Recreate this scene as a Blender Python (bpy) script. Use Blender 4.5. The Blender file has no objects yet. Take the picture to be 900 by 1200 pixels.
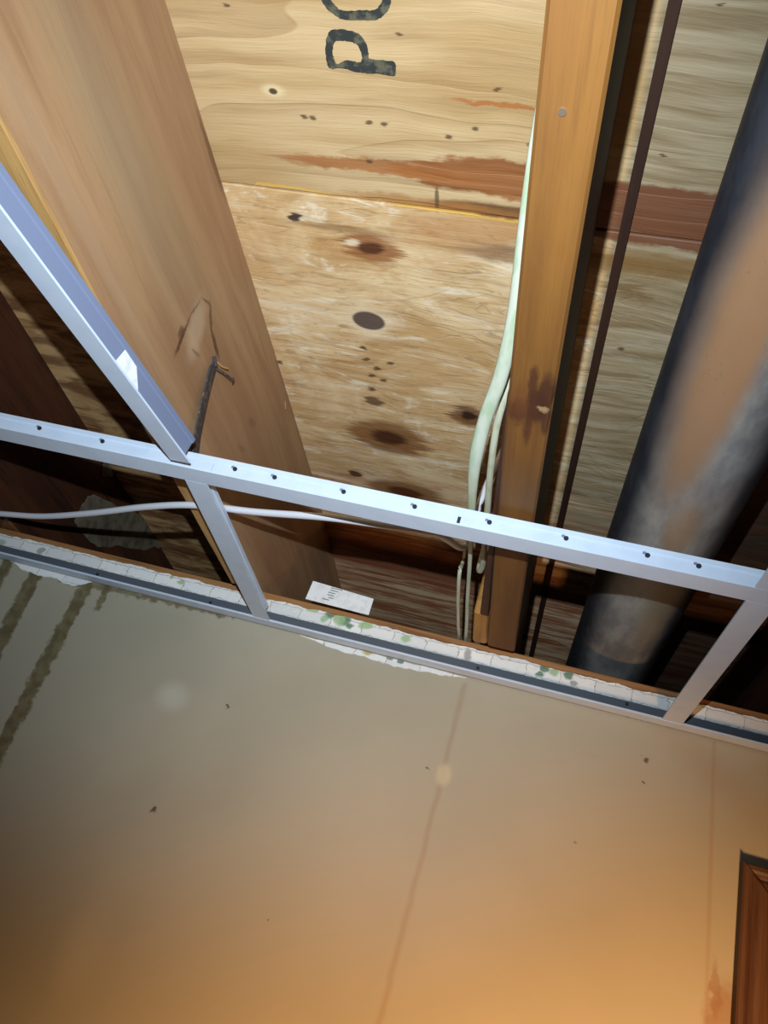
import bpy, bmesh, math, random
import numpy as np
from mathutils import Vector, Matrix
random.seed(4)

# ---------------------------------------------------------------- units
# everything is laid out in units of U metres, measured from the lens
U = 0.408
CZ = 1.83
F = 920.0
def nrm(v):
    v = np.array(v, float); return v / np.linalg.norm(v)
_Y = nrm([80, 590, F]); _X0 = np.array([-4250, -920, F])
_X = -nrm(_X0 - _Y * np.dot(_X0, _Y)); _Z = np.cross(_X, _Y)
R = np.array([_X, _Y, _Z])
def ray(p): return R @ np.array([p[0] - 450, p[1] - 600, F])
def atz(p, z): r = ray(p); return r * z / r[2]
def aty(p, y): r = ray(p); return r * y / r[1]
def atx(p, x): r = ray(p); return r * x / r[0]
def W(p): return Vector((p[0] * U, p[1] * U, CZ + p[2] * U))

# ---------------------------------------------------------------- camera, world, lights, exposure
sc = bpy.context.scene
col = sc.collection
cam = bpy.data.cameras.new('camera'); co = bpy.data.objects.new('camera', cam); col.objects.link(co)
cx = R @ np.array([1, 0, 0]); cy = R @ np.array([0, -1, 0]); cz = R @ np.array([0, 0, -1])
co.matrix_world = Matrix(((cx[0], cy[0], cz[0], 0), (cx[1], cy[1], cz[1], 0), (cx[2], cy[2], cz[2], CZ), (0, 0, 0, 1)))
cam.sensor_fit = 'HORIZONTAL'; cam.sensor_width = 36; cam.lens = 36 * F / 900
cam.clip_start = 0.01
sc.camera = co

world = bpy.data.worlds.new('world'); sc.world = world; world.use_nodes = True
world.node_tree.nodes['Background'].inputs[0].default_value = (1.0, .8, .6, 1)
world.node_tree.nodes['Background'].inputs[1].default_value = 0.01

def aim(o, target):
    d = W(target) - o.location
    o.rotation_euler = d.to_track_quat('-Z', 'Y').to_euler()
# the phone's white flash lamp, a hand's width above the lens
sp = bpy.data.lights.new('phone_flash', 'SPOT'); so = bpy.data.objects.new('phone_flash', sp); col.objects.link(so)
so.location = W((-.10, -.12, .18))
sp.energy = 50; sp.color = (.80, .92, 1.0); sp.spot_size = math.radians(92); sp.spot_blend = 1.0; sp.shadow_soft_size = .004
aim(so, atz((400, 400), 1.72))
# warm room lamp, low and to the right, thrown at the wall
pl = bpy.data.lights.new('room_lamp', 'SPOT'); po = bpy.data.objects.new('room_lamp', pl); col.objects.link(po)
po.location = W((.75, .9, -.95)); pl.energy = 72; pl.color = (1.0, .53, .22); pl.shadow_soft_size = .06
pl.spot_size = math.radians(112); pl.spot_blend = 1.0
aim(po, (.55, 2.69, -.85))

vs = sc.view_settings
sc.display_settings.display_device = 'sRGB'
vs.view_transform = 'Standard'; vs.look = 'None'; vs.gamma = 1; vs.use_curve_mapping = False
vs.exposure = 0.0

# ---------------------------------------------------------------- node helpers
def C(r, g, b):
    f = lambda c: (c / 255) / 12.92 if c / 255 < .04045 else ((c / 255 + .055) / 1.055) ** 2.4
    return (f(r), f(g), f(b), 1)

class G:
    def __init__(s, name):
        s.m = bpy.data.materials.new(name); s.m.use_nodes = True
        s.t = s.m.node_tree; s.b = s.t.nodes['Principled BSDF']
        tc = s.t.nodes.new('ShaderNodeTexCoord'); s.co = tc.outputs['Object']
    def n(s, ty, **k):
        nd = s.t.nodes.new(ty)
        for a, v in k.items(): setattr(nd, a, v)
        return nd
    def put(s, sock, v):
        if isinstance(v, bpy.types.NodeSocket): s.t.links.new(v, sock)
        elif v is not None: sock.default_value = v
    def math(s, op, a, b=None, c=None, clamp=False):
        nd = s.n('ShaderNodeMath', operation=op, use_clamp=clamp)
        s.put(nd.inputs[0], a); s.put(nd.inputs[1], b); s.put(nd.inputs[2], c)
        return nd.outputs[0]
    def vmath(s, op, a, b=None):
        nd = s.n('ShaderNodeVectorMath', operation=op); s.put(nd.inputs[0], a)
        if op == 'SCALE': s.put(nd.inputs[3], b)
        else: s.put(nd.inputs[1], b)
        return nd.outputs[1] if op in ('LENGTH', 'DOT_PRODUCT', 'DISTANCE') else nd.outputs[0]
    def sep(s, v):
        nd = s.n('ShaderNodeSeparateXYZ'); s.put(nd.inputs[0], v); return nd.outputs
    def comb(s, x, y, z=0.0):
        nd = s.n('ShaderNodeCombineXYZ')
        for i, v in enumerate((x, y, z)): s.put(nd.inputs[i], v)
        return nd.outputs[0]
    def noise(s, v, scale=(1, 1, 1), sc_=1.0, detail=4, rough=.55, dist=0.0, color=False):
        mp = s.n('ShaderNodeMapping'); s.put(mp.inputs[0], v); mp.inputs['Scale'].default_value = scale
        nd = s.n('ShaderNodeTexNoise'); s.put(nd.inputs['Vector'], mp.outputs[0])
        nd.inputs['Scale'].default_value = sc_; nd.inputs['Detail'].default_value = detail
        nd.inputs['Roughness'].default_value = rough; nd.inputs['Distortion'].default_value = dist
        return nd.outputs['Color' if color else 0]
    def rng(s, v, a, b, c=0.0, d=1.0, smooth=True):
        nd = s.n('ShaderNodeMapRange', interpolation_type='SMOOTHSTEP' if smooth else 'LINEAR')
        s.put(nd.inputs[0], v)
        for i, x in enumerate((a, b, c, d)): s.put(nd.inputs[i + 1], x)
        return nd.outputs[0]
    def mix(s, f, a, b, mode='MIX'):
        nd = s.n('ShaderNodeMix', data_type='RGBA', blend_type=mode)
        s.put(nd.inputs[0], f); s.put(nd.inputs[6], a); s.put(nd.inputs[7], b)
        return nd.outputs[2]
    def local(s, v, cx, cy, rx, ry, rot=0.0):
        mp = s.n('ShaderNodeMapping', vector_type='TEXTURE'); s.put(mp.inputs[0], v)
        mp.inputs['Location'].default_value = (cx, cy, 0); mp.inputs['Rotation'].default_value = (0, 0, rot)
        mp.inputs['Scale'].default_value = (rx, ry, 1)
        return mp.outputs[0]
    def ell(s, v, cx, cy, rx, ry, rot=0.0, soft=.3):
        l = s.vmath('LENGTH', s.local(v, cx, cy, rx, ry, rot))
        return s.rng(l, 1 + soft, 1 - soft)
    def box(s, v, cx, cy, rx, ry, rot=0.0, soft=.2):
        o = s.sep(s.local(v, cx, cy, rx, ry, rot))
        a = s.rng(s.math('ABSOLUTE', o[0]), 1 + soft * ry / max(rx, ry), 1 - soft * ry / max(rx, ry))
        b = s.rng(s.math('ABSOLUTE', o[1]), 1 + soft, 1 - soft)
        return s.math('MULTIPLY', a, b)
    def out(s, color, rough=.6, bump=None, bs=.3, bd=.002, metal=0.0, spec=None):
        s.put(s.b.inputs['Base Color'], color); s.put(s.b.inputs['Roughness'], rough)
        s.put(s.b.inputs['Metallic'], metal)
        if spec is not None: s.put(s.b.inputs['Specular IOR Level'], spec)
        if bump is not None:
            bn = s.n('ShaderNodeBump'); bn.inputs['Strength'].default_value = bs; bn.inputs['Distance'].default_value = bd
            s.put(bn.inputs['Height'], bump); s.t.links.new(bn.outputs[0], s.b.inputs['Normal'])
        return s.m

# ---------------------------------------------------------------- mesh helpers (coordinates in units from the lens)
ORIGIN = Vector((0, 0, 0))
class MB:
    def __init__(s): s.v = []; s.f = []; s.mi = []
    def add(s, vs_, fs_, mi=0):
        n = len(s.v); s.v += [tuple(map(float, q)) for q in vs_]
        for i, f in enumerate(fs_):
            s.f.append(tuple(n + k for k in f)); s.mi.append(mi if isinstance(mi, int) else mi[i])
        return s
    def box(s, x0, x1, y0, y1, z0, z1, mi=0):
        v = [(x, y, z) for x in (x0, x1) for y in (y0, y1) for z in (z0, z1)]
        return s.add(v, [(0, 1, 3, 2), (4, 6, 7, 5), (0, 4, 5, 1), (2, 3, 7, 6), (0, 2, 6, 4), (1, 5, 7, 3)], mi)
    def obox(s, P, ex, ey, ez, hx, hy, hz):
        P = np.array(P, float); v = [P + a * hx * ex + b * hy * ey + c * hz * ez for a in (-1, 1) for b in (-1, 1) for c in (-1, 1)]
        return s.add(v, [(0, 1, 3, 2), (4, 6, 7, 5), (0, 4, 5, 1), (2, 3, 7, 6), (0, 2, 6, 4), (1, 5, 7, 3)])
    def prism(s, poly, P0, P1, ex, ez, mi=0):
        """a 2D outline (a, b) along ex, ez swept from P0 to P1"""
        P0 = np.array(P0, float); P1 = np.array(P1, float); n = len(poly)
        v = [P0 + a * ex + b * ez for a, b in poly] + [P1 + a * ex + b * ez for a, b in poly]
        f = [(i, (i + 1) % n, n + (i + 1) % n, n + i) for i in range(n)] + [tuple(range(n))[::-1], tuple(range(n, 2 * n))]
        return s.add(v, f, mi)
    def tube(s, pts, rx, rz=None, seg=12, up=(0, 0, 1), caps=True):
        rz = rz or rx; pts = [np.array(p, float) for p in pts]; n = len(pts); v = []; f = []
        rxs = rx if isinstance(rx, list) else [rx] * n; rzs = rz if isinstance(rz, list) else [rz] * n
        for i, p in enumerate(pts):
            rx, rz = rxs[i], rzs[i]
            d = nrm(pts[min(i + 1, n - 1)] - pts[max(i - 1, 0)]); a = nrm(np.cross(d, up)); b = np.cross(a, d)
            for k in range(seg):
                t = 2 * math.pi * k / seg; v.append(p + a * rx * math.cos(t) + b * rz * math.sin(t))
        for i in range(n - 1):
            for k in range(seg):
                f.append((i * seg + k, i * seg + (k + 1) % seg, (i + 1) * seg + (k + 1) % seg, (i + 1) * seg + k))
        if caps: f += [tuple(range(seg))[::-1], tuple(range((n - 1) * seg, n * seg))]
        return s.add(v, f)
    def build(s, name, mats, parent=None, smooth=False, bevel=0.0):
        me = bpy.data.meshes.new(name)
        off = parent['_o'] if parent is not None and '_o' in parent else None
        o = Vector(off) if off is not None else Vector((0, 0, 0))
        me.from_pydata([tuple(W(q) - o) for q in s.v], [], s.f)
        for m in (mats if isinstance(mats, (list, tuple)) else [mats]): me.materials.append(m)
        me.polygons.foreach_set('material_index', s.mi)
        bm = bmesh.new(); bm.from_mesh(me); bmesh.ops.recalc_face_normals(bm, faces=bm.faces)
        if bevel: bmesh.ops.bevel(bm, geom=list(bm.edges), offset=bevel * U, segments=1, affect='EDGES', clamp_overlap=True)
        bm.to_mesh(me); bm.free()
        if smooth:
            me.polygons.foreach_set('use_smooth', [True] * len(me.polygons))
        ob = bpy.data.objects.new(name, me); col.objects.link(ob)
        if parent is not None: ob.parent = parent
        return ob
ROOTS = []
def thing(name, label, cat, base=(0, 0, 0), group=None, world_origin=False):
    o = bpy.data.objects.new(name, None); col.objects.link(o); o.empty_display_size = .05
    loc = Vector((0, 0, 0)) if world_origin else W(base)
    o.location = loc; o['_o'] = tuple(loc); ROOTS.append(o)
    o['label'] = label; o['category'] = cat
    if group: o['group'] = group
    return o
def tag(o, label, cat, group=None):
    o['label'] = label; o['category'] = cat
    if group: o['group'] = group
    return o
def structure(name):
    o = bpy.data.objects.new(name, None); col.objects.link(o); o['kind'] = 'structure'; o['_o'] = (0.0, 0.0, 0.0); ROOTS.append(o)
    return o
def spline(pts, n=10):
    P = [np.array(p, float) for p in pts]; P = [2 * P[0] - P[1]] + P + [2 * P[-1] - P[-2]]; out = []
    for i in range(1, len(P) - 2):
        for k in range(n):
            t = k / n; a, b, c, d = P[i - 1:i + 3]
            out.append(.5 * (2 * b + (c - a) * t + (2 * a - 5 * b + 4 * c - d) * t * t + (3 * b - a - 3 * c + d) * t ** 3))
    out.append(P[-2]); return out

# key heights and planes
H = 1.72          # underside of the subfloor
JB = 1.09         # underside of the joists
WY = 2.69         # room face of the back wall
PLT = 1.132       # top of the wall plate
YN, YF = -3.6, 5.2   # how far joists and subfloor run
XL, XR = -4.7, 4.7

# ================================================================ MATERIALS
# ---- subfloor plywood
g = G('subfloor_plywood')
v = g.co
def sxy(p, a=0, b=0):
    """pixel on the subfloor -> metres, with half-extents a (along grain) and b (across) in pixels"""
    P = W(atz(p, H)); A = W(atz((p[0] + a, p[1] + .15 * a), H)); B = W(atz((p[0], p[1] + b), H))
    return P.x, P.y, abs(A.x - P.x), abs(B.y - P.y)
x, y, z = g.sep(v)
v2 = g.comb(x, y, 0.0)
warp = g.noise(v, (2.6, 2.2, 1), 1.0, 3, .5)
warp2 = g.noise(v, (14, 60, 1), 1.0, 4, .6)
# grain coordinate bends round the knots
yy = g.math('ADD', y, g.math('MULTIPLY', g.math('SUBTRACT', warp, .5), .07))
knots = [((435, 291), 34, 26), ((432, 376), 34, 26), ((455, 513), 40, 28), ((320, 106), 30, 14), ((347, 255), 26, 14), ((548, 487), 24, 16)]
for (p, a, b) in knots:
    cx_, cy_, rx, ry = sxy(p, a, b)
    l = g.local(v, cx_, cy_, rx * 1.3, ry * 1.3)
    o = g.sep(l); r2 = g.vmath('DOT_PRODUCT', l, l)
    e = g.math('EXPONENT', g.math('MULTIPLY', r2, -1.0))
    yy = g.math('ADD', yy, g.math('MULTIPLY', g.math('MULTIPLY', e, o[1]), -ry * .55))
gv = g.comb(x, yy, 0.0)
fine = g.noise(gv, (14, 420, 1), 1.0, 4, .65)
mid = g.noise(gv, (5, 75, 1), 1.0, 5, .6, .3)
broad = g.noise(gv, (2.2, 14, 1), 1.0, 4, .55, .4)
blotch = g.noise(gv, (6, 9, 1), 1.0, 4, .6, 1.2)
isB = g.rng(y, W(atz((455, 238), H)).y - .002, W(atz((455, 238), H)).y + .002)
baseA = g.mix(g.rng(broad, .35, .65), C(180, 146, 98), C(206, 176, 132))
baseB = g.mix(g.rng(blotch, .36, .66), C(206, 166, 114), C(234, 204, 158))
base = g.mix(isB, baseA, baseB)
# growth rings: contour lines of a field stretched along the grain
fieldA = g.noise(gv, (.7, 9, 1), 1.0, 2, .4, .15); fieldB = g.noise(gv, (4, 13, 1), 1.0, 3, .5, .8)
cA = g.math('FRACT', g.math('MULTIPLY', fieldA, 9.0)); cB = g.math('FRACT', g.math('MULTIPLY', fieldB, 10.0))
lA = g.math('MULTIPLY', g.rng(cA, .55, .98), g.rng(cA, 1.0, .975)); lB = g.math('MULTIPLY', g.rng(cB, .60, .95), g.rng(cB, 1.0, .96))
ringn = g.rng(g.noise(gv, (4, 10, 1), 1.0, 2, .5), .4, .6)
lines = g.math('ADD', g.math('MULTIPLY', g.math('MULTIPLY', lA, g.math('SUBTRACT', 1.0, isB)), g.math('MULTIPLY_ADD', ringn, .5, .5)), g.math('MULTIPLY', g.math('MULTIPLY', lB, isB), g.math('MULTIPLY', ringn, .55)))
base = g.mix(g.math('MULTIPLY', lines, .38), base, C(146, 106, 60))
base = g.mix(g.math('MULTIPLY', g.rng(mid, .50, .72), .36), base, C(146, 114, 78))
base = g.mix(g.math('MULTIPLY', g.rng(fine, .55, .75), .30), base, C(140, 108, 72))
base = g.mix(g.math('MULTIPLY', g.math('MULTIPLY', g.rng(mid, .44, .28), isB), .6), base, C(240, 226, 204))
smear = g.noise(gv, (7, 22, 1), 1.0, 5, .7, 1.5)
base = g.mix(g.math('MULTIPLY', g.math('MULTIPLY', g.rng(smear, .54, .66), isB), .75), base, C(244, 228, 200))
base = g.mix(g.math('MULTIPLY', g.math('MULTIPLY', g.rng(smear, .46, .34), isB), .55), base, C(190, 140, 84))
base = g.mix(g.math('MULTIPLY', g.math('MULTIPLY', g.rng(g.noise(gv, (22, 110, 1), 1.0, 4, .7, 1.0), .56, .66), isB), .35), base, C(120, 84, 52))
# lifted, dry-looking fibres on the lower sheet
# right bay and far zone: greyer weathered veneer, weaker flash darkened into the colour
greyz = g.rng(x, W((-.02, 0, 0)).x, W((.0, 0, 0)).x)
base = g.mix(g.math('MULTIPLY', greyz, .78), base, g.mix(g.rng(mid, .35, .65), C(156, 144, 120), C(112, 98, 72)))
# a streaky coordinate for stain edges
str1 = g.noise(v, (3, 130, 1), 1.0, 4, .7); str2 = g.noise(v, (25, 45, 1), 1.0, 4, .65)
xs = g.math('ADD', x, g.math('MULTIPLY', g.math('SUBTRACT', str1, .5), .16))
ys = g.math('ADD', y, g.math('MULTIPLY', g.math('SUBTRACT', str2, .5), .022))
sv = g.comb(xs, ys, 0.0)
xk = g.math('ADD', x, g.math('MULTIPLY', g.math('SUBTRACT', str1, .5), .030))
yk = g.math('ADD', y, g.math('MULTIPLY', g.math('SUBTRACT', str2, .5), .008))
kv = g.comb(xk, yk, 0.0)
str3 = g.noise(v, (7, 260, 1), 1.0, 4, .75)
hv = g.comb(g.math('ADD', x, g.math('MULTIPLY', g.math('SUBTRACT', str3, .5), .085)), yk, 0.0)
def stain(base, p, a, b, colr, amt=1.0, soft=.25, vec=None, shape='ell', rot=0.0):
    cx_, cy_, rx, ry = sxy(p, a, b)
    m = (g.ell if shape == 'ell' else g.box)(vec or sv, cx_, cy_, rx, ry, rot, soft)
    return g.mix(g.math('MULTIPLY', m, amt), base, colr)
rust = g.mix(g.rng(mid, .3, .7), C(128, 70, 28), C(168, 104, 52))
dark = g.mix(g.rng(mid, .3, .7), C(52, 26, 10), C(116, 66, 28))
base = stain(base, (592, 209), 130, 22, rust, .92, .12)
base = stain(base, (450, 197), 120, 8, rust, .85, .3)
base = stain(base, (596, 250), 100, 9, dark, .9, .3, kv)
base = stain(base, (480, 236), 90, 6, C(168, 112, 54), .7, .5)
base = stain(base, (565, 275), 90, 26, C(176, 118, 60), .65, .5)
base = stain(base, (590, 124), 62, 4, rust, .95, .3)
base = stain(base, (600, 298), 50, 9, dark, .5, .5)
# red band in the right bay
base = stain(base, (790, 258), 120, 34, C(112, 62, 36), .9, .1, shape='box')
base = stain(base, (760, 312), 80, 15, C(128, 92, 44), .8, .5)
base = stain(base, (742, 340), 26, 6, C(110, 78, 36), .7, .5)
# the far end and outer bays: red-brown, pale and dark streaks
far = g.rng(g.math('ADD', y, g.math('MULTIPLY', g.math('SUBTRACT', g.noise(v, (5, 60, 1), 1.0, 4, .7), .5), .55)), 2.45 * U, 2.95 * U)
fardark = g.mix(g.rng(g.noise(v, (6, 60, 1), 1.0, 5, .7, .5), .40, .60), C(170, 98, 62), C(240, 205, 165))
base = g.mix(g.math('MULTIPLY', far, .9), base, fardark)
vfar = g.rng(y, 4.1 * U, 4.7 * U)
base = stain(base, (470, 655), 190, 22, C(140, 70, 40), .8, .4)
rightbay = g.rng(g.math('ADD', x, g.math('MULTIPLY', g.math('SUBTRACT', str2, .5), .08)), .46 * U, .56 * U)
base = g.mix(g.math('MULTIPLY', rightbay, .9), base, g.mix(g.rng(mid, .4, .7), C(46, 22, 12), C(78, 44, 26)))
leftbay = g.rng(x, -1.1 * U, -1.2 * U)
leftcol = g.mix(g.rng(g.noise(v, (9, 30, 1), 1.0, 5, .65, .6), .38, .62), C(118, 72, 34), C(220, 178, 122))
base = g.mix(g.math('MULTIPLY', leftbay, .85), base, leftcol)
# knots
ring = C(150, 88, 42)
for (p, a, b, core, halo, hs) in [((435, 291), 26, 12, C(84, 44, 22), C(150, 92, 48), 1.35), ((455, 513), 34, 13, C(70, 34, 10), C(132, 80, 30), 1.35),
                         ((548, 487), 16, 8, C(46, 22, 8), C(110, 66, 28), 1.4), ((475, 577), 34, 9, C(84, 42, 14), C(130, 82, 38), 1.3)]:
    base = stain(base, p, a * hs, b * hs, halo, .85, .22, hv)
    base = stain(base, p, a * .6, b * .6, core, .95, .35, kv)
base = stain(base, (412, 284), 8, 4, C(238, 222, 190), .8, .5, kv)
base = stain(base, (432, 378), 30, 18, C(240, 220, 186), .6, .5)
base = stain(base, (432, 376), 19, 10, C(84, 66, 62), .95, .12, v2)
base = stain(base, (437, 470), 11, 5, C(104, 74, 52), .9, .3, kv)
base = stain(base, (416, 555), 8, 3, C(60, 30, 16), .9, .3, kv)
base = stain(base, (347, 255), 7, 5, C(50, 30, 34), .95, .3, kv)
base = stain(base, (400, 268), 55, 4, C(150, 112, 70), .7, .5, kv)
base = stain(base, (320, 106), 13, 7, C(224, 204, 160), .7, .5, v2)
base = stain(base, (320, 107), 5, 3.5, C(70, 48, 30), .95, .3, v2)
for q in [(428, 408), (433, 422), (441, 432), (434, 440), (450, 446), (437, 456), (462, 427), (358, 137), (368, 138), (435, 144), (452, 145), (524, 160), (585, 104), (468, 40), (262, 5), (326, 424), (434, 190), (730, 410), (778, 183), (845, 6), (555, 150), (620, 170)]:
    base = stain(base, q, 4, 2.2, C(80, 54, 34), .85, .5, kv)
base = stain(base, (512, 233), 2.5, 14, C(96, 68, 40), .8, .4, v2)
# yellow glue line beside the sheet joint
P0 = W(atz((300, 214), H)); P1 = W(atz((618, 262), H))
m = g.box(kv, (P0.x + P1.x) / 2, (P0.y + P1.y) / 2, (P1 - P0).length / 2, .0014, math.atan2(P1.y - P0.y, P1.x - P0.x), .5)
base = g.mix(g.math('MULTIPLY', m, .7), base, C(226, 176, 70))
hgt = g.math('ADD', g.math('MULTIPLY', fine, .35), g.math('ADD', g.math('MULTIPLY', mid, .8), g.math('MULTIPLY', lines, -.5)))
M_PLY = g.out(base, .62, hgt, .5, .003)

# ---- joist lumber
def lumber(name, a, b, dk, streak=.5, marks=(), bs=.4, mamp=.010):
    """marks: (y, z, ry, rz, rot, colour, amount, soft) in metres on the (y, z) face"""
    g = G(name); v = g.co; x, y, z = g.sep(v)
    w = g.noise(v, (3, 1.2, 3), 1.0, 3, .5)
    zz = g.math('ADD', z, g.math('MULTIPLY', g.math('SUBTRACT', w, .5), .05))
    gv = g.comb(x, y, zz)
    br = g.noise(gv, (28, 1.6, 22), 1.0, 4, .55, .3)
    mi = g.noise(gv, (130, 5, 110), 1.0, 4, .6)
    fi = g.noise(gv, (700, 16, 700), 1.0, 3, .6)
    c = g.mix(g.rng(br, .35, .65), a, b)
    c = g.mix(g.math('MULTIPLY', g.rng(mi, .48, .72), streak), c, dk)
    c = g.mix(g.math('MULTIPLY', g.rng(fi, .5, .75), streak * .6), c, dk)
    kx = g.math('ADD', y, g.math('MULTIPLY', g.math('SUBTRACT', g.noise(v, (90, 90, 90), 1.0, 4, .65), .5), mamp))
    kz = g.math('ADD', z, g.math('MULTIPLY', g.math('SUBTRACT', g.noise(v, (100, 70, 70), 1.0, 4, .65), .5), mamp * .6))
    yz = g.comb(kx, kz, 0.0); yx = g.comb(kx, g.math('ADD', x, g.math('MULTIPLY', g.math('SUBTRACT', g.noise(v, (140, 30, 60), 1.0, 4, .7), .5), mamp * .5)), 0.0)
    for (p, q, rp, rq, rot, cc, am, so_, plane) in marks:
        c = g.mix(g.math('MULTIPLY', g.ell(yz if plane == 'yz' else yx, p, q, rp, rq, rot, so_), am), c, cc)
    return g.out(c, .65, g.math('ADD', g.math('MULTIPLY', mi, .7), g.math('MULTIPLY', fi, .4)), bs, .0016)
# ================================================================ SUBFLOOR (structure: ceiling)
ceiling = structure('ceiling')
seam = float(atz((455, 238), H)[1])
rows = [(YN, seam - 2.99, [XL, -1.2, XR]), (seam - 2.99, seam, [XL, -2.15, 3.0, XR]), (seam, seam + 2.99, [XL, -3.2, 2.0, XR]), (seam + 2.99, YF, [XL, .95, XR])]
for (y0, y1, xsr) in rows:
    for xa, xb in zip(xsr[:-1], xsr[1:]):
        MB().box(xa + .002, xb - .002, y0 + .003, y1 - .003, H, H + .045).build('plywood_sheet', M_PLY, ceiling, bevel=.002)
# stencilled letters sprayed on the plywood
g = G('stencil_ink'); nn = g.noise(g.co, (90, 90, 90), 1.0, 4, .6)
M_INK = g.out(g.mix(g.rng(nn, .45, .62), C(44, 46, 44), C(92, 88, 70)), .8)
def sp3(p): q = atz(p, H - .0012); return q
def ring_band(name, outer, inner):
    n = len(outer); mb = MB(); v = []
    for p in outer: v.append(sp3(p))
    for p in inner: v.append(sp3(p))
    top = [q + np.array([0, 0, .0010]) for q in v]
    f = [(i, (i + 1) % n, n + (i + 1) % n, n + i) for i in range(n)]
    mb.add(v, f); mb.add(top, f)
    return mb
def smooth_loop(pts, k=6, jit=.5):
    P = [np.array(p, float) for p in pts]; n = len(P); out = []
    for i in range(n):
        a, b, c, d = P[i - 1], P[i], P[(i + 1) % n], P[(i + 2) % n]
        for j in range(k):
            t = j / k; q = .5 * (2 * b + (c - a) * t + (2 * a - 5 * b + 4 * c - d) * t * t + (3 * b - a - 3 * c + d) * t ** 3)
            out.append(q + np.array([random.uniform(-jit, jit), random.uniform(-jit, jit)]))
    return out
# P: bowl as a ring, foot of the stem as a slab
po_ = [(388, 36), (404, 35), (420, 40), (429, 52), (432, 66), (433, 84), (420, 85), (402, 80), (386, 80), (382, 66), (382, 48)]
pi_ = [(393, 49), (404, 48), (414, 50), (420, 55), (423, 63), (424, 72), (418, 73), (405, 71), (395, 75), (390, 65), (390, 56)]
mb = ring_band('p', smooth_loop(po_), smooth_loop(pi_))
ft = smooth_loop([(424, 69), (440, 70), (456, 71), (463, 74), (463, 88), (455, 88), (440, 86), (426, 85)], 4)
mb.add([sp3(p) - np.array([0, 0, .0006]) for p in ft], [tuple(range(len(ft)))])
o = mb.build('stencil_letter', M_INK, ceiling); o['label'] = 'faded black stencilled letter P'
oo = [(375, -8), (380, 6), (392, 18), (405, 23), (425, 24), (442, 23), (453, 14), (458, 2), (456, -18), (446, -34), (425, -40), (400, -38), (382, -28)]
oi = [(384, -10), (388, 0), (396, 10), (408, 13), (424, 12), (438, 12), (446, 5), (448, -4), (446, -18), (438, -26), (424, -30), (404, -28), (390, -22)]
mb = ring_band('o', smooth_loop(oo), smooth_loop(oi))
o = mb.build('stencil_letter', M_INK, ceiling); o['label'] = 'faded black stencilled letter O cut by the picture edge'

# ================================================================ JOISTS
def yzm(p, xpl):
    q = W(atx(p, xpl)); return q.y, q.z
LX = -1.072
dkb = C(74, 44, 28)
def mk(p, a, b, rot, cc, am, so_):     # mark on the left joist's wide face (metres)
    q = yzm(p, LX); return (q[0], q[1], a, b, rot, cc, am, so_, 'yz')
def ms(p0, p1, half, cc, am, so_):
    a, b = np.array(yzm(p0, LX)), np.array(yzm(p1, LX)); m = (a + b) / 2; d_ = b - a
    return (m[0], m[1], np.linalg.norm(d_) / 2, half, math.atan2(d_[1], d_[0]), cc, am, so_, 'yz')
marksL = [ms((241, 350), (226, 420), .016, C(188, 162, 134), .65, .5), ms((224, 378), (209, 416), .0030, dkb, .9, .5), ms((218, 384), (214, 398), .0050, C(90, 54, 34), .8, .5),
          ms((238, 352), (222, 380), .0016, dkb, .6, .6), ms((241, 350), (249, 358), .0020, dkb, .7, .5),
          ms((249, 354), (250, 392), .0030, dkb, .8, .5), ms((250, 388), (257, 420), .0035, dkb, .9, .5), ms((228, 410), (236, 418), .002, dkb, .5, .5),
          mk((292, 495), .012, .006, .4, C(120, 84, 56), .45, .6), mk((280, 525), .014, .004, .4, C(120, 84, 56), .4, .6),
          mk((75, 190), .20, .010, .02, C(172, 142, 112), .5, .8), mk((150, 170), .16, .030, .0, C(150, 132, 104), .5, .9),
          mk((215, 270), .12, .018, .0, C(146, 122, 88), .4, .9), mk((256, 186), .05, .004, .0, C(96, 62, 36), .6, .5)]
M_JL = lumber('joist_pale_face', C(152, 114, 82), C(170, 134, 98), C(124, 88, 58), .28, marksL, .25)
M_JLb = lumber('joist_gold_edge', C(164, 122, 68), C(186, 146, 90), C(116, 80, 38), .6)
def at_bottom(p): q = W(atz(p, JB)); return q
def mb_(p, a, b, cc, am, so_):
    q = at_bottom(p); return (q.y, q.x, a, b, 0, cc, am, so_, 'yx')
bk = C(58, 26, 8)
marksR = [mb_((628, 478), .022, .0095, bk, .93, .3), mb_((607, 482), .016, .008, C(74, 36, 12), .9, .4), mb_((640, 462), .022, .0075, bk, .9, .35), mb_((625, 450), .020, .0035, bk, .85, .4),
          mb_((618, 500), .024, .0035, C(70, 32, 10), .85, .4), mb_((640, 492), .020, .004, bk, .8, .4), mb_((637, 479), .004, .0045, C(160, 128, 88), .8, .4), mb_((612, 465), .02, .006, C(96, 54, 22), .6, .6)]
M_JR = lumber('joist_orange', C(102, 64, 22), C(118, 77, 27), C(78, 44, 12), .35, marksR, .25, .022)
M_JRs = lumber('joist_shaded_side', C(48, 40, 36), C(64, 52, 44), C(24, 20, 20), .5)  # right face of the orange joist, its shade put into the colour
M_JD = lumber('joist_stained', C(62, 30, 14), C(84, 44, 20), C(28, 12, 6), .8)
M_JDb = lumber('joist_stained_edge', C(104, 62, 28), C(126, 80, 38), C(54, 28, 12), .6)

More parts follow.
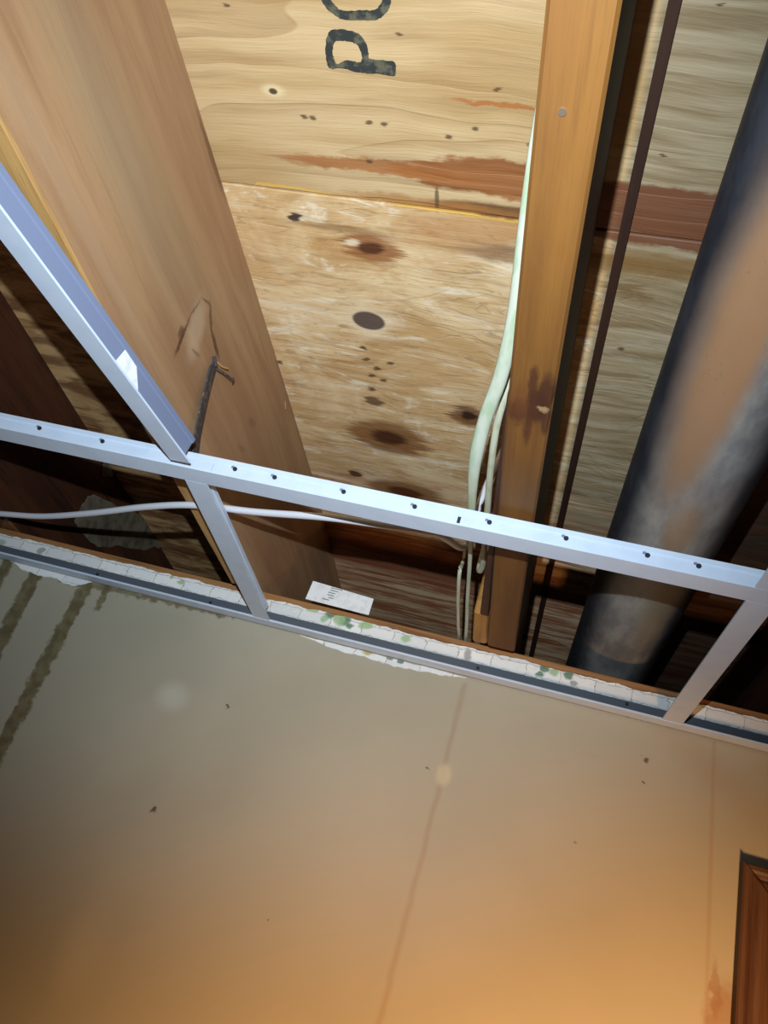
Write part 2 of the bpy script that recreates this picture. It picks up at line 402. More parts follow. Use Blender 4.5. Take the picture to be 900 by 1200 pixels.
def joist(xl, xr, side, bottom, label, other=None, skew=0.0):
    base = ((xl + xr) / 2, 0, JB)
    n = 60; mb = MB(); ys_ = np.linspace(YN, 2.572, n); ys2 = np.linspace(2.572, YF - .1, 24)
    rnd = random.Random(int(abs(xl) * 1000))
    secs = []
    ph = rnd.random() * 6
    for yv in ys_:
        w = .0035 * math.sin(yv * 1.7 + ph) + skew * (yv - 1.3); e = rnd.uniform(-.0012, .0012)
        secs.append([(xl + w, yv, H), (xl + w, yv, JB + .006), (xl + w + .006, yv, JB + e), (xr + w - .006, yv, JB - e), (xr + w, yv, JB + .006), (xr + w, yv, H)])
    for yv in ys2:
        w = .0035 * math.sin(yv * 1.7 + ph) + skew * (min(yv, 2.9) - 1.3)
        secs.append([(xl + w, yv, H), (xl + w, yv, PLT + .008), (xl + w + .004, yv, PLT + .002), (xr + w - .004, yv, PLT + .002), (xr + w, yv, PLT + .008), (xr + w, yv, H)])
    v = [q for s_ in secs for q in s_]; f = []; mi = []
    idx = [0, 1, 1, 1, 2, 2]
    for i in range(len(secs) - 1):
        for k in range(6):
            f.append((i * 6 + k, i * 6 + (k + 1) % 6, (i + 1) * 6 + (k + 1) % 6, (i + 1) * 6 + k)); mi.append(idx[k])
    f += [tuple(range(6))[::-1], tuple(range(len(v) - 6, len(v)))]; mi += [1, 1]
    mb.add(v, f, mi)
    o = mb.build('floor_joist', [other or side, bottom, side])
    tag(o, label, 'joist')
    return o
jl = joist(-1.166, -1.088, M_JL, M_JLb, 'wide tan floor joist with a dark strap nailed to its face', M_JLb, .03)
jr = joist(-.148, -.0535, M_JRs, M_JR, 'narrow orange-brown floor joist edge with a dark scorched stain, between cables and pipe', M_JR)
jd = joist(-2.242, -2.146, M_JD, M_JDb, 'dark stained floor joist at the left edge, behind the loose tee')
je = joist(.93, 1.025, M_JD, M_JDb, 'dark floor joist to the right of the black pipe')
ROOTS += []
# splinter and glinting nail head on joists
s1 = atz((334, 470), H - .03)
MB().tube([s1, s1 + np.array([.012, .01, -.03])], .002, seg=6).build('splinter', M_JLb, jl)
g = G('steel_glint'); M_STEEL = g.out(C(190, 180, 165), .35, metal=.9)
s2 = atz((659, 131), JB)
MB().tube([s2 + np.array([0, 0, .004]), s2 + np.array([0, 0, -.002])], .006, seg=12, up=(0, 1, 0)).build('nail_head', M_STEEL, jr)

# rim board that closes the bays far behind the wall
tag(MB().box(XL, XR, YF - .1, YF, PLT, H).build('rim_board', M_JD), 'dark rim board closing the joist bays far behind the wall plate', 'board')
# dark strip, nailer and block beside the orange joist
tag(MB().box(.001, .025, YN, YF - .12, H - .024, H - .0005).build('dark_strip', M_JDb and lumber('strip_dark', C(40, 18, 8), C(52, 26, 12), C(24, 10, 5), .4)), 'thin dark brown strip along the plywood between orange joist and black pipe', 'strip')
mbn = MB()
za, zb_ = JB + .02, JB + .07
mbn.add([(-.156, 1.28, za), (-.1495, 1.28, za), (-.1495, 1.28, zb_), (-.156, 1.28, zb_), (-.182, 2.38, za), (-.1535, 2.38, za), (-.1535, 2.38, zb_), (-.182, 2.38, zb_)], [(0, 1, 2, 3), (4, 5, 6, 7), (0, 1, 5, 4), (1, 2, 6, 5), (2, 3, 7, 6), (3, 0, 4, 7)])
tag(mbn.build('nailer_strip', M_JD, bevel=.003), 'dark brown nailing strip along the left side of the orange joist', 'strip')
M_BLK = lumber('block_gold', C(160, 112, 50), C(180, 132, 66), C(110, 70, 26), .5)
tag(MB().box(-.205, -.153, 2.40, 2.645, JB + .032, JB + .24).build('wood_block', M_BLK, bevel=.006), 'short golden wood block standing by the wall plate left of the orange joist', 'block')

# ================================================================ BACK WALL
g = G('wall_paint')
v = g.co; x, y, z = g.sep(v)
n1 = g.noise(v, (2.2, 1, 2.2), 1.0, 3, .5); n2 = g.noise(v, (60, 1, 60), 1.0, 4, .6); n3 = g.noise(v, (300, 1, 300), 1.0, 3, .6)
c = g.mix(g.rng(n1, .35, .65), C(158, 153, 136), C(171, 165, 147))
c = g.mix(g.math('MULTIPLY', g.rng(n2, .5, .8), .12), c, C(160, 146, 120))
xz = g.comb(x, z, 0.0)
xw = g.math('ADD', x, g.math('MULTIPLY', g.math('SUBTRACT', g.noise(v, (70, 1, 70), 1.0, 3, .6), .5), .022))
zw = g.math('ADD', z, g.math('MULTIPLY', g.math('SUBTRACT', g.noise(v, (90, 3, 90), 1.0, 3, .6), .5), .022))
xzw = g.comb(xw, zw, 0.0)
xz2 = g.comb(g.math('ADD', x, g.math('MULTIPLY', g.math('SUBTRACT', g.noise(v, (16, 1, 16), 1.0, 2, .5), .5), .012)), z, 0.0)
def wl(p): q = W(aty(p, WY)); return np.array([q.x, q.z])
def wseg(c, p0, p1, half, cc, am, soft, vec, w1=None):
    a, b = wl(p0), wl(p1); d = b - a; L = np.linalg.norm(d)
    m = g.box(vec, (a[0] + b[0]) / 2, (a[1] + b[1]) / 2, L / 2, half, math.atan2(d[1], d[0]), soft)
    return g.mix(g.math('MULTIPLY', m, am), c, cc)
def wsp(c, p, rx, rz, cc, am, soft, vec=None, rot=0.0):
    a = wl(p); return g.mix(g.math('MULTIPLY', g.ell(vec or xz, a[0], a[1], rx, rz, rot, soft), am), c, cc)
# tape seams showing through the paint, brownish and faint
c = wseg(c, (546, 800), (436, 1230), .0035, C(138, 104, 76), .30, 1.0, xz2)
c = wseg(c, (837, 868), (826, 1240), .0025, C(156, 128, 96), .35, .9, xz)
c = wseg(c, (768, 845), (905, 965), .020, C(166, 138, 112), .22, .9, xz)
# lighter spots
c = wsp(c, (520, 908), .010, .014, C(190, 182, 152), .75, .45)
c = wsp(c, (96, 1112), .024, .044, C(186, 178, 158), .45, .8, rot=.1)
c = wsp(c, (202, 816), .022, .018, C(192, 192, 180), .5, .7)
c = wsp(c, (130, 1030), .045, .05, C(178, 170, 150), .3, .9)
# dark damp runs at the left
dmp = g.mix(g.rng(n2, .35, .7), C(96, 86, 60), C(122, 112, 84))
c = wseg(c, (104, 680), (-14, 905), .0115, dmp, .95, .25, xzw)
c = wseg(c, (46, 665), (-20, 790), .0125, dmp, .95, .25, xzw)
c = wseg(c, (12, 655), (-8, 690), .010, dmp, .95, .3, xzw)
c = wseg(c, (128, 680), (113, 716), .0065, dmp, .9, .3, xzw)
c = wseg(c, (70, 678), (275, 722), .005, dmp, .85, .5, xzw)
# flecks
for q, r in [((268, 828), .0035), ((180, 950), .0045), ((757, 891), .0045), ((755, 917), .003), ((674, 985), .002), ((314, 1077), .002), ((502, 900), .0025)]:
    c = wsp(c, q, r * .8, r * .6, C(84, 58, 36), .85, .5, xzw)
# orange-brown smear beside the door casing
c = wsp(c, (846, 1192), .018, .035, C(140, 96, 60), .6, .4, xzw, -.15)
c = wsp(c, (838, 1160), .006, .030, C(140, 100, 66), .5, .4, xzw, .1)
M_WALL = g.out(c, .42, g.math('ADD', g.math('MULTIPLY', n2, .5), g.math('MULTIPLY', n3, .2)), .12, .002, spec=.35)

wall = structure('wall_back')
FLZ = -CZ / U
seamx = float(aty((546, 800), WY)[0]); sx2 = float(aty((836, 880), WY)[0])
DX0, DX1, DZ = .772 + .12, .772 + .12 + 2.0, .645 - .13     # door opening
wz = PLT - .05
for (xa, xb) in [(XL, seamx - 2.99), (seamx - 2.99, seamx), (seamx, sx2)]:
    MB().box(xa, xb, WY, WY + .031, FLZ, wz).build('drywall_sheet', M_WALL, wall)
mb = MB().box(sx2, DX0, WY, WY + .031, FLZ, wz).box(DX0, DX1, WY, WY + .031, DZ, wz).box(DX1, XR, WY, WY + .031, FLZ, wz)
mb.build('drywall_sheet', M_WALL, wall)
MB().box(XL, DX0, WY + .032, WY + .26, FLZ, wz).box(DX0, DX1, WY + .032, WY + .26, DZ, wz).box(DX1, XR, WY + .032, WY + .26, FLZ, wz).build('stud_core', M_JDb, wall)
M_PLATE = lumber('plate_wood', C(150, 106, 62), C(170, 124, 76), C(104, 66, 34), .5)
g = G('plate_wood_x'); v = g.co
a_ = g.noise(v, (5, 60, 90), 1.0, 4, .6)
M_PLATE = g.out(g.mix(g.rng(a_, .35, .7), C(158, 112, 66), C(116, 74, 38)), .7, a_, .3, .001)
MB().box(XL, XR, WY - .012, WY + .26, wz, PLT).build('top_plate', M_PLATE, wall, bevel=.003)

# old wallpaper uncovered above and just under the wall angle
g = G('old_wallpaper'); v = g.co; x, y, z = g.sep(v)
wv = g.comb(g.math('ADD', x, g.math('MULTIPLY', g.math('SUBTRACT', g.noise(v, (80, 1, 80), 1.0, 3, .6), .5), .012)),
            g.math('ADD', z, g.math('MULTIPLY', g.math('SUBTRACT', g.noise(v, (60, 7, 60), 1.0, 3, .6), .5), .010)), 0.0)
br = g.n('ShaderNodeTexBrick'); g.put(br.inputs['Vector'], wv)
br.inputs['Scale'].default_value = 1; br.inputs['Brick Width'].default_value = .050; br.inputs['Row Height'].default_value = .017
br.inputs['Mortar Size'].default_value = .0008; br.inputs['Mortar Smooth'].default_value = .4
br.inputs['Color1'].default_value = C(240, 240, 238); br.inputs['Color2'].default_value = C(214, 218, 220); br.inputs['Mortar'].default_value = C(176, 174, 170)
c = g.mix(g.rng(g.noise(v, (120, 1, 120), 1.0, 3, .6), .5, .7), br.outputs[0], C(226, 228, 228))
gr1, gr2, gr3 = C(58, 112, 78), C(150, 184, 132), C(176, 160, 70)
for p, rx, rz, cc in [((405, 730), .010, .008, gr1), ((388, 722), .009, .006, gr1), ((398, 728), .008, .012, gr2), ((368, 716), .010, .006, gr2), ((430, 735), .012, .006, gr2),
                      ((380, 727), .006, .005, gr2), ((411, 736), .006, .004, gr1), ((476, 750), .008, .006, gr2), ((433, 763), .011, .006, gr3), ((457, 770), .006, .004, gr1), ((470, 775), .005, .004, gr1),
                      ((637, 786), .006, .006, gr1), ((648, 790), .008, .006, gr2), ((666, 794), .007, .006, gr1), ((655, 783), .005, .004, gr2), ((632, 793), .006, .004, gr1),
                      ((50, 648), .006, .006, C(140, 160, 150)), ((203, 678), .004, .004, gr2), ((214, 684), .006, .004, gr2), ((308, 708), .005, .004, C(110, 130, 110)), ((4, 638), .008, .006, C(160, 176, 160)),
                      ((548, 770), .006, .010, C(150, 150, 150)), ((672, 803), .005, .004, C(150, 150, 150))]:
    a = wl(p); c = g.mix(g.math('MULTIPLY', g.ell(wv, a[0], a[1], rx, rz, .3, .35), .85), c, cc)
M_WP = g.out(c, .6)
def ragged(name, x0, x1, zb, zt, y0, th, label=None, rag_t=.006, rag_b=0.0, taper=False, seed=1, step=.012):
    rnd = random.Random(seed); n = max(6, int((x1 - x0) / step)); v = []; f = []; wt = wb = 0
    for i in range(n + 1):
        t = i / n; xx = x0 + (x1 - x0) * t
        wt = .7 * wt + rnd.uniform(-1, 1) * rag_t * .6; wb = .7 * wb + rnd.uniform(-1, 1) * rag_b * .6
        k = min(1, 6 * t, 6 * (1 - t)) if taper else 1
        zc_ = zt(t) + wt; zd = zc_ - (zc_ - zb(t) - wb) * k
        if zd > zc_ - .002: zd = zc_ - .002
        v += [(xx, y0, zd), (xx, y0, zc_), (xx, y0 - th, zc_), (xx, y0 - th, zd)]
    for i in range(n):
        for k in range(4): f.append((i * 4 + k, i * 4 + (k + 1) % 4, i * 4 + 4 + (k + 1) % 4, i * 4 + 4 + k))
    f += [(0, 1, 2, 3), (n * 4 + 3, n * 4 + 2, n * 4 + 1, n * 4)]
    o = MB().add(v, f).build(name, M_WP, wall)
    if label: o['label'] = label
    return o
def zat(p): return float(aty(p, WY)[2])
ragged('wallpaper_strip', XL, 2.2, lambda t: 1.0, lambda t: 1.106, WY - .0125, .004, 'torn white wallpaper with green leaves and grey brick lines', .0045, seed=3)
xa, xb = float(aty((8, 664), WY)[0]), float(aty((104, 690), WY)[0])
ragged('wallpaper_scrap', xa, xb, lambda t: 1.0 - .030 * (.5 + .7 * t), lambda t: 1.004, WY, .003, 'torn white paper under the wall angle above the damp runs', 0.0, .006, True, 5)
xa, xb = float(aty((352, 745), WY)[0]), float(aty((547, 793), WY)[0])
ragged('wallpaper_scrap', xa, xb, lambda t: 1.0 - .012 - .012 * math.sin(t * 3), lambda t: 1.0, WY, .003, 'long torn white paper under the middle of the wall angle', 0.002, .006, True, 6)

# ---- painted metal of the grid
g = G('grid_enamel'); nn = g.noise(g.co, (40, 40, 40), 1.0, 3, .5)
M_GRID = g.out(g.mix(g.rng(nn, .4, .7), C(198, 211, 230), C(192, 206, 226)), .32, spec=.5)
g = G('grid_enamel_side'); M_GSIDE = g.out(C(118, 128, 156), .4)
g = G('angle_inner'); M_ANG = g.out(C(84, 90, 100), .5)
g = G('dark_hole'); M_HOLE = g.out(C(30, 34, 44), .6)

ang = thing('wall_angle', 'white metal wall angle running along the torn wallpaper, under the wall plate', 'ceiling trim', (0, WY, 1.0))
MB().box(XL, XR, 2.622, WY - .014, 1.0, 1.004).box(XL, XR, 2.620, 2.6245, .998, 1.006).build('flange', M_GRID, ang)
MB().box(XL, XR, WY - .0235, WY - .018, 1.0042, 1.052).build('upright', M_ANG, ang)['label'] = 'dark grey upright leg'
# close the narrow strip between the flange and the drywall
for p in [(111, 682)]: pass
for p in [(109, 683), (246, 708), (560, 783), (735, 823)]:
    q = aty(p, WY - .0235)
    q[2] = min(max(q[2], 1.03), 1.04)
    MB().tube([q + np.array([0, .002, 0]), q + np.array([0, -.003, 0])], .006, seg=10).build('rivet', M_HOLE, ang)

def tee(name, label, P0, P1, web=.055, roll=0.0, side=None, group=None, fw=.0325):
    P0 = np.array(P0, float); P1 = np.array(P1, float)
    t = thing(name, label, 'ceiling grid bar', tuple(P0), group)
    d = nrm(P1 - P0); ex0 = nrm(np.cross(d, (0, 0, 1))); ez0 = np.cross(ex0, d); ca, sa = math.cos(roll), math.sin(roll)
    ex = ex0 * ca - ez0 * sa; ez = ez0 * ca + ex0 * sa
    # flange with hemmed lips
    MB().prism([(-fw, .0), (fw, .0), (fw, .0055), (fw - .004, .0055), (fw - .004, .003), (-fw + .004, .003), (-fw + .004, .0055), (-fw, .0055)], P0, P1, ex, ez).build('flange', M_GRID, t)
    w = .0028
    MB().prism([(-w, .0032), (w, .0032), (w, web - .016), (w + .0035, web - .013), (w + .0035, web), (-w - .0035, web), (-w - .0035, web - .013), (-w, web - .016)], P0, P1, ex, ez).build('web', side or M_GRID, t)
    return t, d, ex, ez
MY = 1.70
mt, d, ex, ez = tee('main_tee', 'long white main grid tee with small dark holes crossing the whole picture', (XL, MY, 1.0), (XR, MY, 1.0), .068)
for p in [(52, 494), (125, 510), (278, 545), (325, 553), (405, 571), (488, 588), (575, 607), (664, 628), (759, 649), (819, 661)]:
    q = aty(p, MY - .0028); q[2] = 1.044
    MB().tube([q + np.array([0, .001, 0]), q + np.array([0, -.0035, 0])], .0062, seg=12).build('rivet', M_HOLE, mt)
    MB().box(q[0] - .012, q[0] - .004, MY - .0062, MY - .0028, 1.046, 1.052).build('punched_tab', M_GSIDE, mt)
q = aty((537, 612), MY - .0028)
MB().box(q[0] - .004, q[0] + .004, MY - .0045, MY - .0026, 1.014, 1.042).build('slot', M_HOLE, mt)
# cross tees to the wall
M_BEIGE = M_GRID
ta, _, _, _ = tee('cross_tee', 'short white cross tee from the grid junction to the wall, crossing the white cable', (-.974, MY + .034, 1.0), (-.974, 2.62, 1.0), .058)
tee('cross_tee', 'short cross tee at the right, between the black pipe and the picture edge', (.497, MY + .034, 1.0), (.497, 2.62, 1.0), .058)
tee('cross_tee', 'cross tee stub above the main tee at the right picture edge', (.497, .22, 1.0), (.497, MY - .034, 1.0), .058)
for k in (-1,):
    pass
# loose twisted tee at the left
Pa = atz((-130, 91), .975); Pb = atz((211, 541), 1.006)
M_LOOSE = M_GSIDE
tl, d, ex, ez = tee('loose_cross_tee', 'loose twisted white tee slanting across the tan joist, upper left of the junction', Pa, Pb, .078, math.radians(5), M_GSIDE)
# torn paper bit stuck to its web
g = G('white_paper'); nn = g.noise(g.co, (90, 90, 90), 1.0, 3, .5)
M_PAPER = g.out(g.mix(g.rng(nn, .4, .7), C(232, 234, 236), C(214, 218, 224)), .7)
def on_tee(t, a, b): return Pa + d * t + ex * a + ez * b
tt = float(np.dot(atz((142, 446), 1.0) - Pa, nrm(Pb - Pa)))
pts = [on_tee(tt - .05, .0066, .012), on_tee(tt - .045, .0072, .060), on_tee(tt + .01, .0072, .058), on_tee(tt + .055, .0066, .022), on_tee(tt + .03, .0066, .010)]
pts2 = [p + ex * .0015 for p in pts]; n = len(pts)
MB().add(pts + pts2, [tuple(range(n)), tuple(range(n, 2 * n))[::-1]] + [(i, (i + 1) % n, n + (i + 1) % n, n + i) for i in range(n)]).build('paper_scrap', M_PAPER, tl)['label'] = 'torn white paper stuck on the web'
# connector clip at the junction
mb = MB().box(-.965, -.925, MY - .0085, MY - .0065, 1.006, 1.046)
mb.build('joint_clip', M_GRID, mt)

# ================================================================ PIPE
pxc, pzc, pr = .327, 1.413, .168
pxc, pzc, pr = .323, 1.395, .1605
def on_pipe(p):
    r = ray(p); a = r[0] ** 2 + r[2] ** 2; b = -2 * (r[0] * pxc + r[2] * pzc); c_ = pxc ** 2 + pzc ** 2 - pr ** 2
    disc = b * b - 4 * a * c_; t = (-b - math.sqrt(max(disc, 0))) / (2 * a); q = r * t
    return q[1] * U, math.atan2(q[0] - pxc, -(q[2] - pzc)) * pr * U     # metres along, metres around from the underside
g = G('black_iron_pipe'); v = g.co; x, y, z = g.sep(v)
ang_ = g.math('MULTIPLY', g.math('ARCTAN2', x, g.math('MULTIPLY', z, -1.0)), pr * U)
wv = g.comb(g.math('ADD', y, g.math('MULTIPLY', g.math('SUBTRACT', g.noise(v, (16, 9, 16), 1.0, 4, .6), .5), .07)),
            g.math('ADD', ang_, g.math('MULTIPLY', g.math('SUBTRACT', g.noise(v, (20, 12, 25), 1.0, 4, .6), .5), .012)), 0.0)
n1 = g.noise(v, (40, 14, 40), 1.0, 5, .65); n2 = g.noise(v, (260, 200, 260), 1.0, 3, .6)
c = g.mix(g.rng(n1, .35, .7), C(44, 45, 51), C(58, 58, 64))
def pst(c, pa, pb, half, cc, am, soft, shape='ell'):
    a = on_pipe(pa); b = on_pipe(pb); L = abs(b[0] - a[0]) / 2
    m = (g.ell if shape == 'ell' else g.box)(wv, (a[0] + b[0]) / 2, (a[1] + b[1]) / 2, L, half, 0.0, soft)
    return g.mix(g.math('MULTIPLY', m, am), c, cc)
palegrey = g.mix(g.rng(n1, .3, .7), C(132, 132, 134), C(172, 170, 164))  # pale grey area along the pipe, tan patches over it
c = pst(c, (900, 60), (735, 860), .046, palegrey, .75, .45)
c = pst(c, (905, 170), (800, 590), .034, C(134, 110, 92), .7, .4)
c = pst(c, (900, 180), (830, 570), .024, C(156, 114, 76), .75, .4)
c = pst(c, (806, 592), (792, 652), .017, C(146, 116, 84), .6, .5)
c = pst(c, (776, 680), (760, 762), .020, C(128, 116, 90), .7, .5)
c = g.mix(g.math('MULTIPLY', g.rng(n2, .62, .75), .25), c, C(50, 44, 40))
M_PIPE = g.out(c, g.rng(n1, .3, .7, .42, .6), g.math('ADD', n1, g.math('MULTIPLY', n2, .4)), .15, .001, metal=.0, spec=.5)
pipe = thing('drain_pipe', 'fat black drain pipe with grey and tan patches, running over the wall', 'pipe', (pxc, 0, pzc))
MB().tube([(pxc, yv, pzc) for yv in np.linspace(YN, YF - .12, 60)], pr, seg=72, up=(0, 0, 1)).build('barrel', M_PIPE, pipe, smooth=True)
M_STRAP = G('strap_steel').out(C(60, 58, 58), .45, metal=.6)
# a perforated steel hanger far along keeps the pipe under the plywood
for yy_ in (-1.5, 4.7):
    pts = [(pxc + (pr + .004) * math.cos(t), yy_, pzc - (pr + .004) * math.sin(t)) for t in np.linspace(0, math.pi, 24)]
    pts = [(pxc + pr + .004, yy_, H - .002)] + pts + [(pxc - pr - .004, yy_, H - .002)]
    MB().tube(pts, .022, .002, seg=8, up=(0, 1, 0)).build('hanger_strap', M_STRAP, pipe)

# ================================================================ CABLES
g = G('cable_jacket'); nn = g.noise(g.co, (200, 30, 200), 1.0, 3, .6)
M_CAB = g.out(g.mix(g.rng(nn, .4, .7), C(186, 186, 164), C(160, 164, 138)), .4)
g = G('cable_jacket_green'); nn = g.noise(g.co, (60, 14, 60), 1.0, 3, .6)
M_CABG = g.out(g.mix(g.rng(nn, .42, .62), C(186, 190, 174), C(162, 177, 148)), .4)
g = G('cable_white'); M_CABW = g.out(C(214, 216, 226), .35)
pts = spline([(-.175, .2, 1.66), (-.172, .55, 1.58), atz((634, 140), 1.46), atz((626, 190), 1.42), atz((614, 280), 1.36), atz((603, 370), 1.30), atz((587, 440), 1.25),
              atz((569, 490), 1.21), atz((557, 540), 1.17), atz((553, 590), 1.15), atz((551, 650), 1.15), atz((548, 700), 1.155), atz((545, 752), 1.155), (-.27, 3.2, 1.16)], 8)
wr = [float(np.interp(q[1], [.5, 1.3, 1.6, 1.75, 2.1], [.013, .0175, .0175, .012, .0065])) for q in pts]
cb = MB().tube(pts, wr, [.55 * a for a in wr], seg=14).build('electrical_cable', M_CABG, smooth=True)
tag(cb, 'thick pale green-white cable hanging down left of the orange joist', 'cable')
pts = spline([(-.172, .9, 1.60), atz((622, 290), 1.45), atz((612, 350), 1.40), atz((603, 410), 1.34), atz((594, 455), 1.28), atz((582, 500), 1.24), atz((575, 550), 1.21), atz((571, 600), 1.20), atz((566, 660), 1.2), (-.215, 2.3, 1.24), (-.222, 2.38, 1.5)], 8)
cb = MB().tube(pts, .0095, .007, seg=12).build('electrical_cable', M_CAB, smooth=True)
tag(cb, 'thinner dull white cable close behind the thick one, against the orange joist', 'cable')
pts = spline([(-.30, 2.05, 1.62), atz((545, 645), 1.32), atz((539, 668), 1.2), atz((537, 700), 1.17), atz((537, 730), 1.16), atz((536, 754), 1.157), (-.335, 3.2, 1.16)], 8)
cb = MB().tube(pts, .0065, .006, seg=12).build('electrical_cable', M_CAB, smooth=True)
tag(cb, 'short pale cable loop below the main tee, by the wood block', 'cable')
TZ = 1.0785
pts = spline([(-3.4, 2.75, 1.2), (-2.7, 2.6, 1.10), atz((-30, 601), TZ), atz((0, 602), TZ), atz((50, 605), TZ), atz((110, 601), TZ), atz((170, 594), TZ), atz((228, 592), TZ), atz((300, 600), TZ), atz((380, 606), TZ),
              atz((440, 614), TZ), atz((510, 625), TZ + .01), atz((545, 640), TZ + .1), (-.235, 2.0, 1.30), (-.215, 2.1, 1.6)], 8)
cb = MB().tube(pts, .0115, .0105, seg=14).build('white_cable', M_CABW, smooth=True)
tag(cb, 'smooth white cable running sideways behind the main tee and over the cross tee', 'cable')

# ================================================================ SMALL THINGS
# dark strap and bent nail on the tan joist
xf = LX + .0065
def fx(p, off=.0): return atx(p, xf + off)
mbs = MB(); P = spline([fx((250, 424)), fx((243, 450)), fx((236, 480), .004), fx((229, 515), .008), fx((226, 545), .01)], 6)
v = []; f = []
for i, q in enumerate(P):
    dd = nrm(P[min(i + 1, len(P) - 1)] - P[max(i - 1, 0)]); sd = nrm(np.cross(dd, (1, 0, 0))) * (.0185 if i > 1 else .010)
    v += [q - sd, q + sd, q + sd + np.array([.006, 0, 0]), q - sd + np.array([.006, 0, 0])]
for i in range(len(P) - 1):
    for k in range(4): f.append((i * 4 + k, i * 4 + (k + 1) % 4, i * 4 + 4 + (k + 1) % 4, i * 4 + 4 + k))
f += [(0, 1, 2, 3), tuple(range(len(v) - 4, len(v)))]
g = G('rusty_strap'); nn = g.noise(g.co, (160, 160, 160), 1.0, 4, .7)
M_RS = g.out(g.mix(g.rng(nn, .5, .75), C(58, 54, 56), C(120, 96, 74)), .6, nn, .3, .001)
st = thing('hanger_strap', 'dark flat metal strap hanging on the wide tan joist above the grid junction', 'strap', tuple(P[0]))
mbs.add(v, f).build('strap_band', M_RS, st)
MB().tube([fx((251, 418), -.004), fx((253, 430), .010)], .006, seg=8).build('nail', M_RS, st)
MB().tube(spline([fx((252, 432), .002), fx((262, 437), .020), fx((271, 444), .030)], 5), .0042, seg=8).build('bent_nail', M_RS, st)
q = fx((272, 445), .031)
MB().tube([q, q + np.array([.004, .001, 0])], .008, seg=10).build('nail_head', M_RS, st)
MB().tube(spline([fx((254, 424), .0), fx((261, 430), .012), fx((267, 432), .018)], 4), .003, seg=6).build('wood_sliver', M_JLb, st)

# white card standing on the wall plate
card = thing('paper_card', 'small white card with tiny print propped on the wall plate', 'card', tuple(aty((398, 712), WY - .02)))
cy_ = WY - .020
A = aty((358, 702), cy_); B = aty((367, 681), cy_ - .03 + .03); Cc = aty((438, 702), cy_); D_ = aty((432, 721), cy_)
nv = nrm(np.cross(Cc - B, A - B)); nv = nv if nv[1] < 0 else -nv
mbc = MB().add([A, B, Cc, D_, A + nv * .002, B + nv * .002, Cc + nv * .002, D_ + nv * .002], [(0, 1, 2, 3), (4, 7, 6, 5), (0, 4, 5, 1), (1, 5, 6, 2), (2, 6, 7, 3), (3, 7, 4, 0)])
mbc.build('card_sheet', M_PAPER, card)
M_TXT = G('card_print').out(C(70, 70, 74), .8)
mbp = MB(); eu = nrm(D_ - A); ew = nrm(B - A); rnd = random.Random(9)
hgt_ = np.linalg.norm(B - A); ctr = A + (D_ - A) * .40
for i, (w0, w1) in enumerate([(-.022, .022), (-.018, .012), (-.020, .008), (-.018, .010), (-.006, .014), (-.024, .004)]):
    row = ctr + ew * hgt_ * (.86 - i * .13) - eu * .003 * i; a = w0
    while a < w1:
        w_ = rnd.uniform(.003, .007); a2 = min(a + w_, w1)
        q = [row + eu * a, row + eu * a2, row + eu * a2 + ew * .0035, row + eu * a + ew * .0035]
        q = [k + nv * .0024 for k in q]; q2 = [k + nv * .0006 for k in q]
        mbp.add(q + q2, [(0, 1, 2, 3), (4, 5, 6, 7), (0, 1, 5, 4), (2, 3, 7, 6)]); a = a2 + .0018
mbp.build('print_lines', M_TXT, card)['label'] = 'tiny grey printed lines'

# grey torn paper on the dark joist at the left
g = G('grey_scrap'); nn = g.noise(g.co, (30, 30, 30), 1.0, 4, .6)
M_GS = g.out(g.mix(g.rng(nn, .4, .65), C(118, 108, 90), C(84, 76, 62)), .8, nn, .3, .002)
def scrap(pts, label, xp=-2.140, k=5, jit=1.2):
    L = smooth_loop(pts, k, jit); v0 = [atx(p, xp) for p in L]; v1 = [q + np.array([.004, 0, 0]) for q in v0]; n = len(L)
    o = MB().add(v0 + v1, [tuple(range(n)), tuple(range(n, 2 * n))[::-1]] + [(i, (i + 1) % n, n + (i + 1) % n, n + i) for i in range(n)]).build('paper_scrap', M_GS)
    tag(o, label, 'paper scrap')
scrap([(102, 583), (112, 580), (135, 592), (165, 604), (178, 618), (190, 632), (189, 643), (178, 640), (170, 645), (140, 640), (115, 640), (95, 625), (88, 610), (95, 596)], 'large torn grey paper patch behind the white cable on the dark joist')
scrap([(122, 540), (127, 543), (132, 557), (124, 558), (119, 556)], 'tiny torn grey scrap above the white cable on the dark joist', k=3, jit=.5)

# ================================================================ DOOR
door = structure('door_1')
g = G('door_casing_wood'); v = g.co
a1 = g.noise(v, (60, 60, 5), 1.0, 4, .6); a2 = g.noise(v, (300, 300, 14), 1.0, 3, .6)
c = g.mix(g.rng(a1, .35, .7), C(98, 70, 52), C(76, 50, 36)); c = g.mix(g.math('MULTIPLY', g.rng(a2, .5, .75), .4), c, C(62, 34, 20))
M_CAS = g.out(c, .38, a2, .2, .001)
g = G('door_casing_edge'); M_CASE = g.out(g.mix(g.rng(g.noise(g.co, (60, 60, 6), 1.0, 3, .5), .4, .7), C(60, 30, 14), C(44, 22, 12)), .6)
cxo = float(aty((872, 1009), WY - .045)[0]); czo = float(aty((872, 1009), WY - .045)[2]); cw = .150
DXo1 = cxo + 2.25
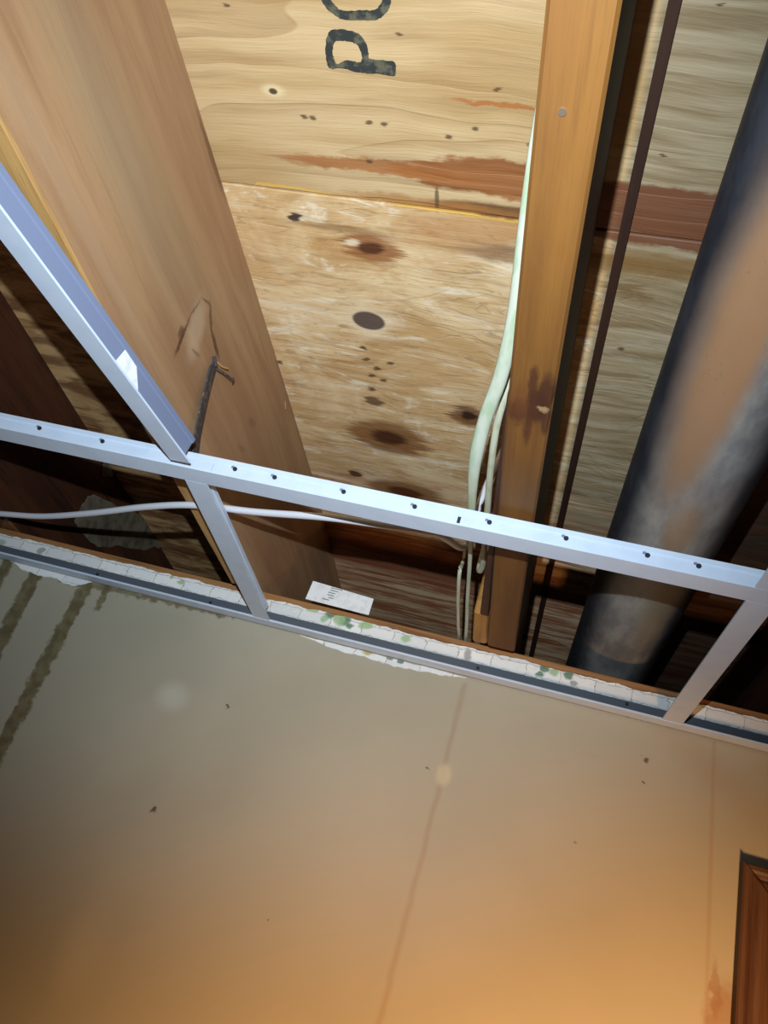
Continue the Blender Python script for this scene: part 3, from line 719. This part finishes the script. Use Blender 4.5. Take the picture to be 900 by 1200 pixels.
# profile: (distance in from outer edge, height off wall)
prof = [(0, 0), (0, .040), (.006, .046), (.018, .047), (.026, .044), (.032, .038), (.038, .036), (.046, .041), (.060, .043), (.085, .038), (.110, .030), (.140, .024), (.150, .020), (.150, 0)]
def run(corner, sx, vertical):
    n = len(prof); v = []
    for (a, h) in prof:
        if vertical:
            v.append((corner[0] + sx * a, WY - h, corner[1] - a))
        else: v.append((corner[0] + a, WY - h, corner[1] - a))
    for (a, h) in prof:
        if vertical: v.append((corner[0] + sx * a, WY - h, FLZ))
        else: v.append((DXo1 - a, WY - h, corner[1] - a))
    f = [(i, i + 1, n + i + 1, n + i) for i in range(n - 1)] + [tuple(range(n)), tuple(range(n, 2 * n))[::-1]]
    mi = [1 if i == 0 else 0 for i in range(n - 1)] + [1, 0]
    return MB().add(v, f, mi)
run((cxo, czo), 1, True).build('side_casing', [M_CAS, M_CASE], door)
run((DXo1, czo), -1, True).build('side_casing', [M_CAS, M_CASE], door)
run((cxo, czo), 1, False).build('head_casing', [M_CAS, M_CAS], door)
MB().prism([(0, 0), (cw * 1.414, 0), (cw * 1.414, .0475), (0, .0475)], (cxo - .0004, WY, czo + .0004), (cxo + .0012, WY, czo + .0020), nrm((1, 0, -1)), np.array([0, -1, 0])).build('mitre_gap', M_CASE, door)
dx0, dx1, dz = cxo + cw, DXo1 - cw, czo - cw
MB().box(dx0 - .02, dx0 + .03, WY, WY + .26, FLZ, dz).box(dx1 - .03, dx1 + .02, WY, WY + .26, FLZ, dz).box(dx0 + .03, dx1 - .03, WY, WY + .26, dz - .03, dz).build('door_jamb', M_CAS, door)
MB().box(dx0 + .035, dx1 - .035, WY + .02, WY + .10, FLZ + .01, dz - .035).build('door_slab', M_CAS, door, bevel=.004)

# ================================================================ REST OF THE ROOM
g = G('floor_vinyl'); nn = g.noise(g.co, (5, 5, 1), 1.0, 4, .6)
M_FLOOR = g.out(g.mix(g.rng(nn, .35, .65), C(136, 104, 74), C(152, 118, 86)), .6)
MB().box(XL, XR, YN, WY + .3, FLZ - .1, FLZ).build('floor', M_FLOOR)['kind'] = 'structure'
g = G('side_wall_paint'); M_SW = g.out(C(190, 174, 140), .6)
MB().box(XL - .25, XL, YN, WY + .3, FLZ, PLT).build('wall_left', M_SW)['kind'] = 'structure'
MB().box(XR, XR + .25, YN, WY + .3, FLZ, PLT).build('wall_right', M_SW)['kind'] = 'structure'
MB().box(XL, XR, YN - .25, YN, FLZ, PLT).build('wall_front', M_SW)['kind'] = 'structure'

for o in ROOTS:
    if '_o' in o: del o['_o']
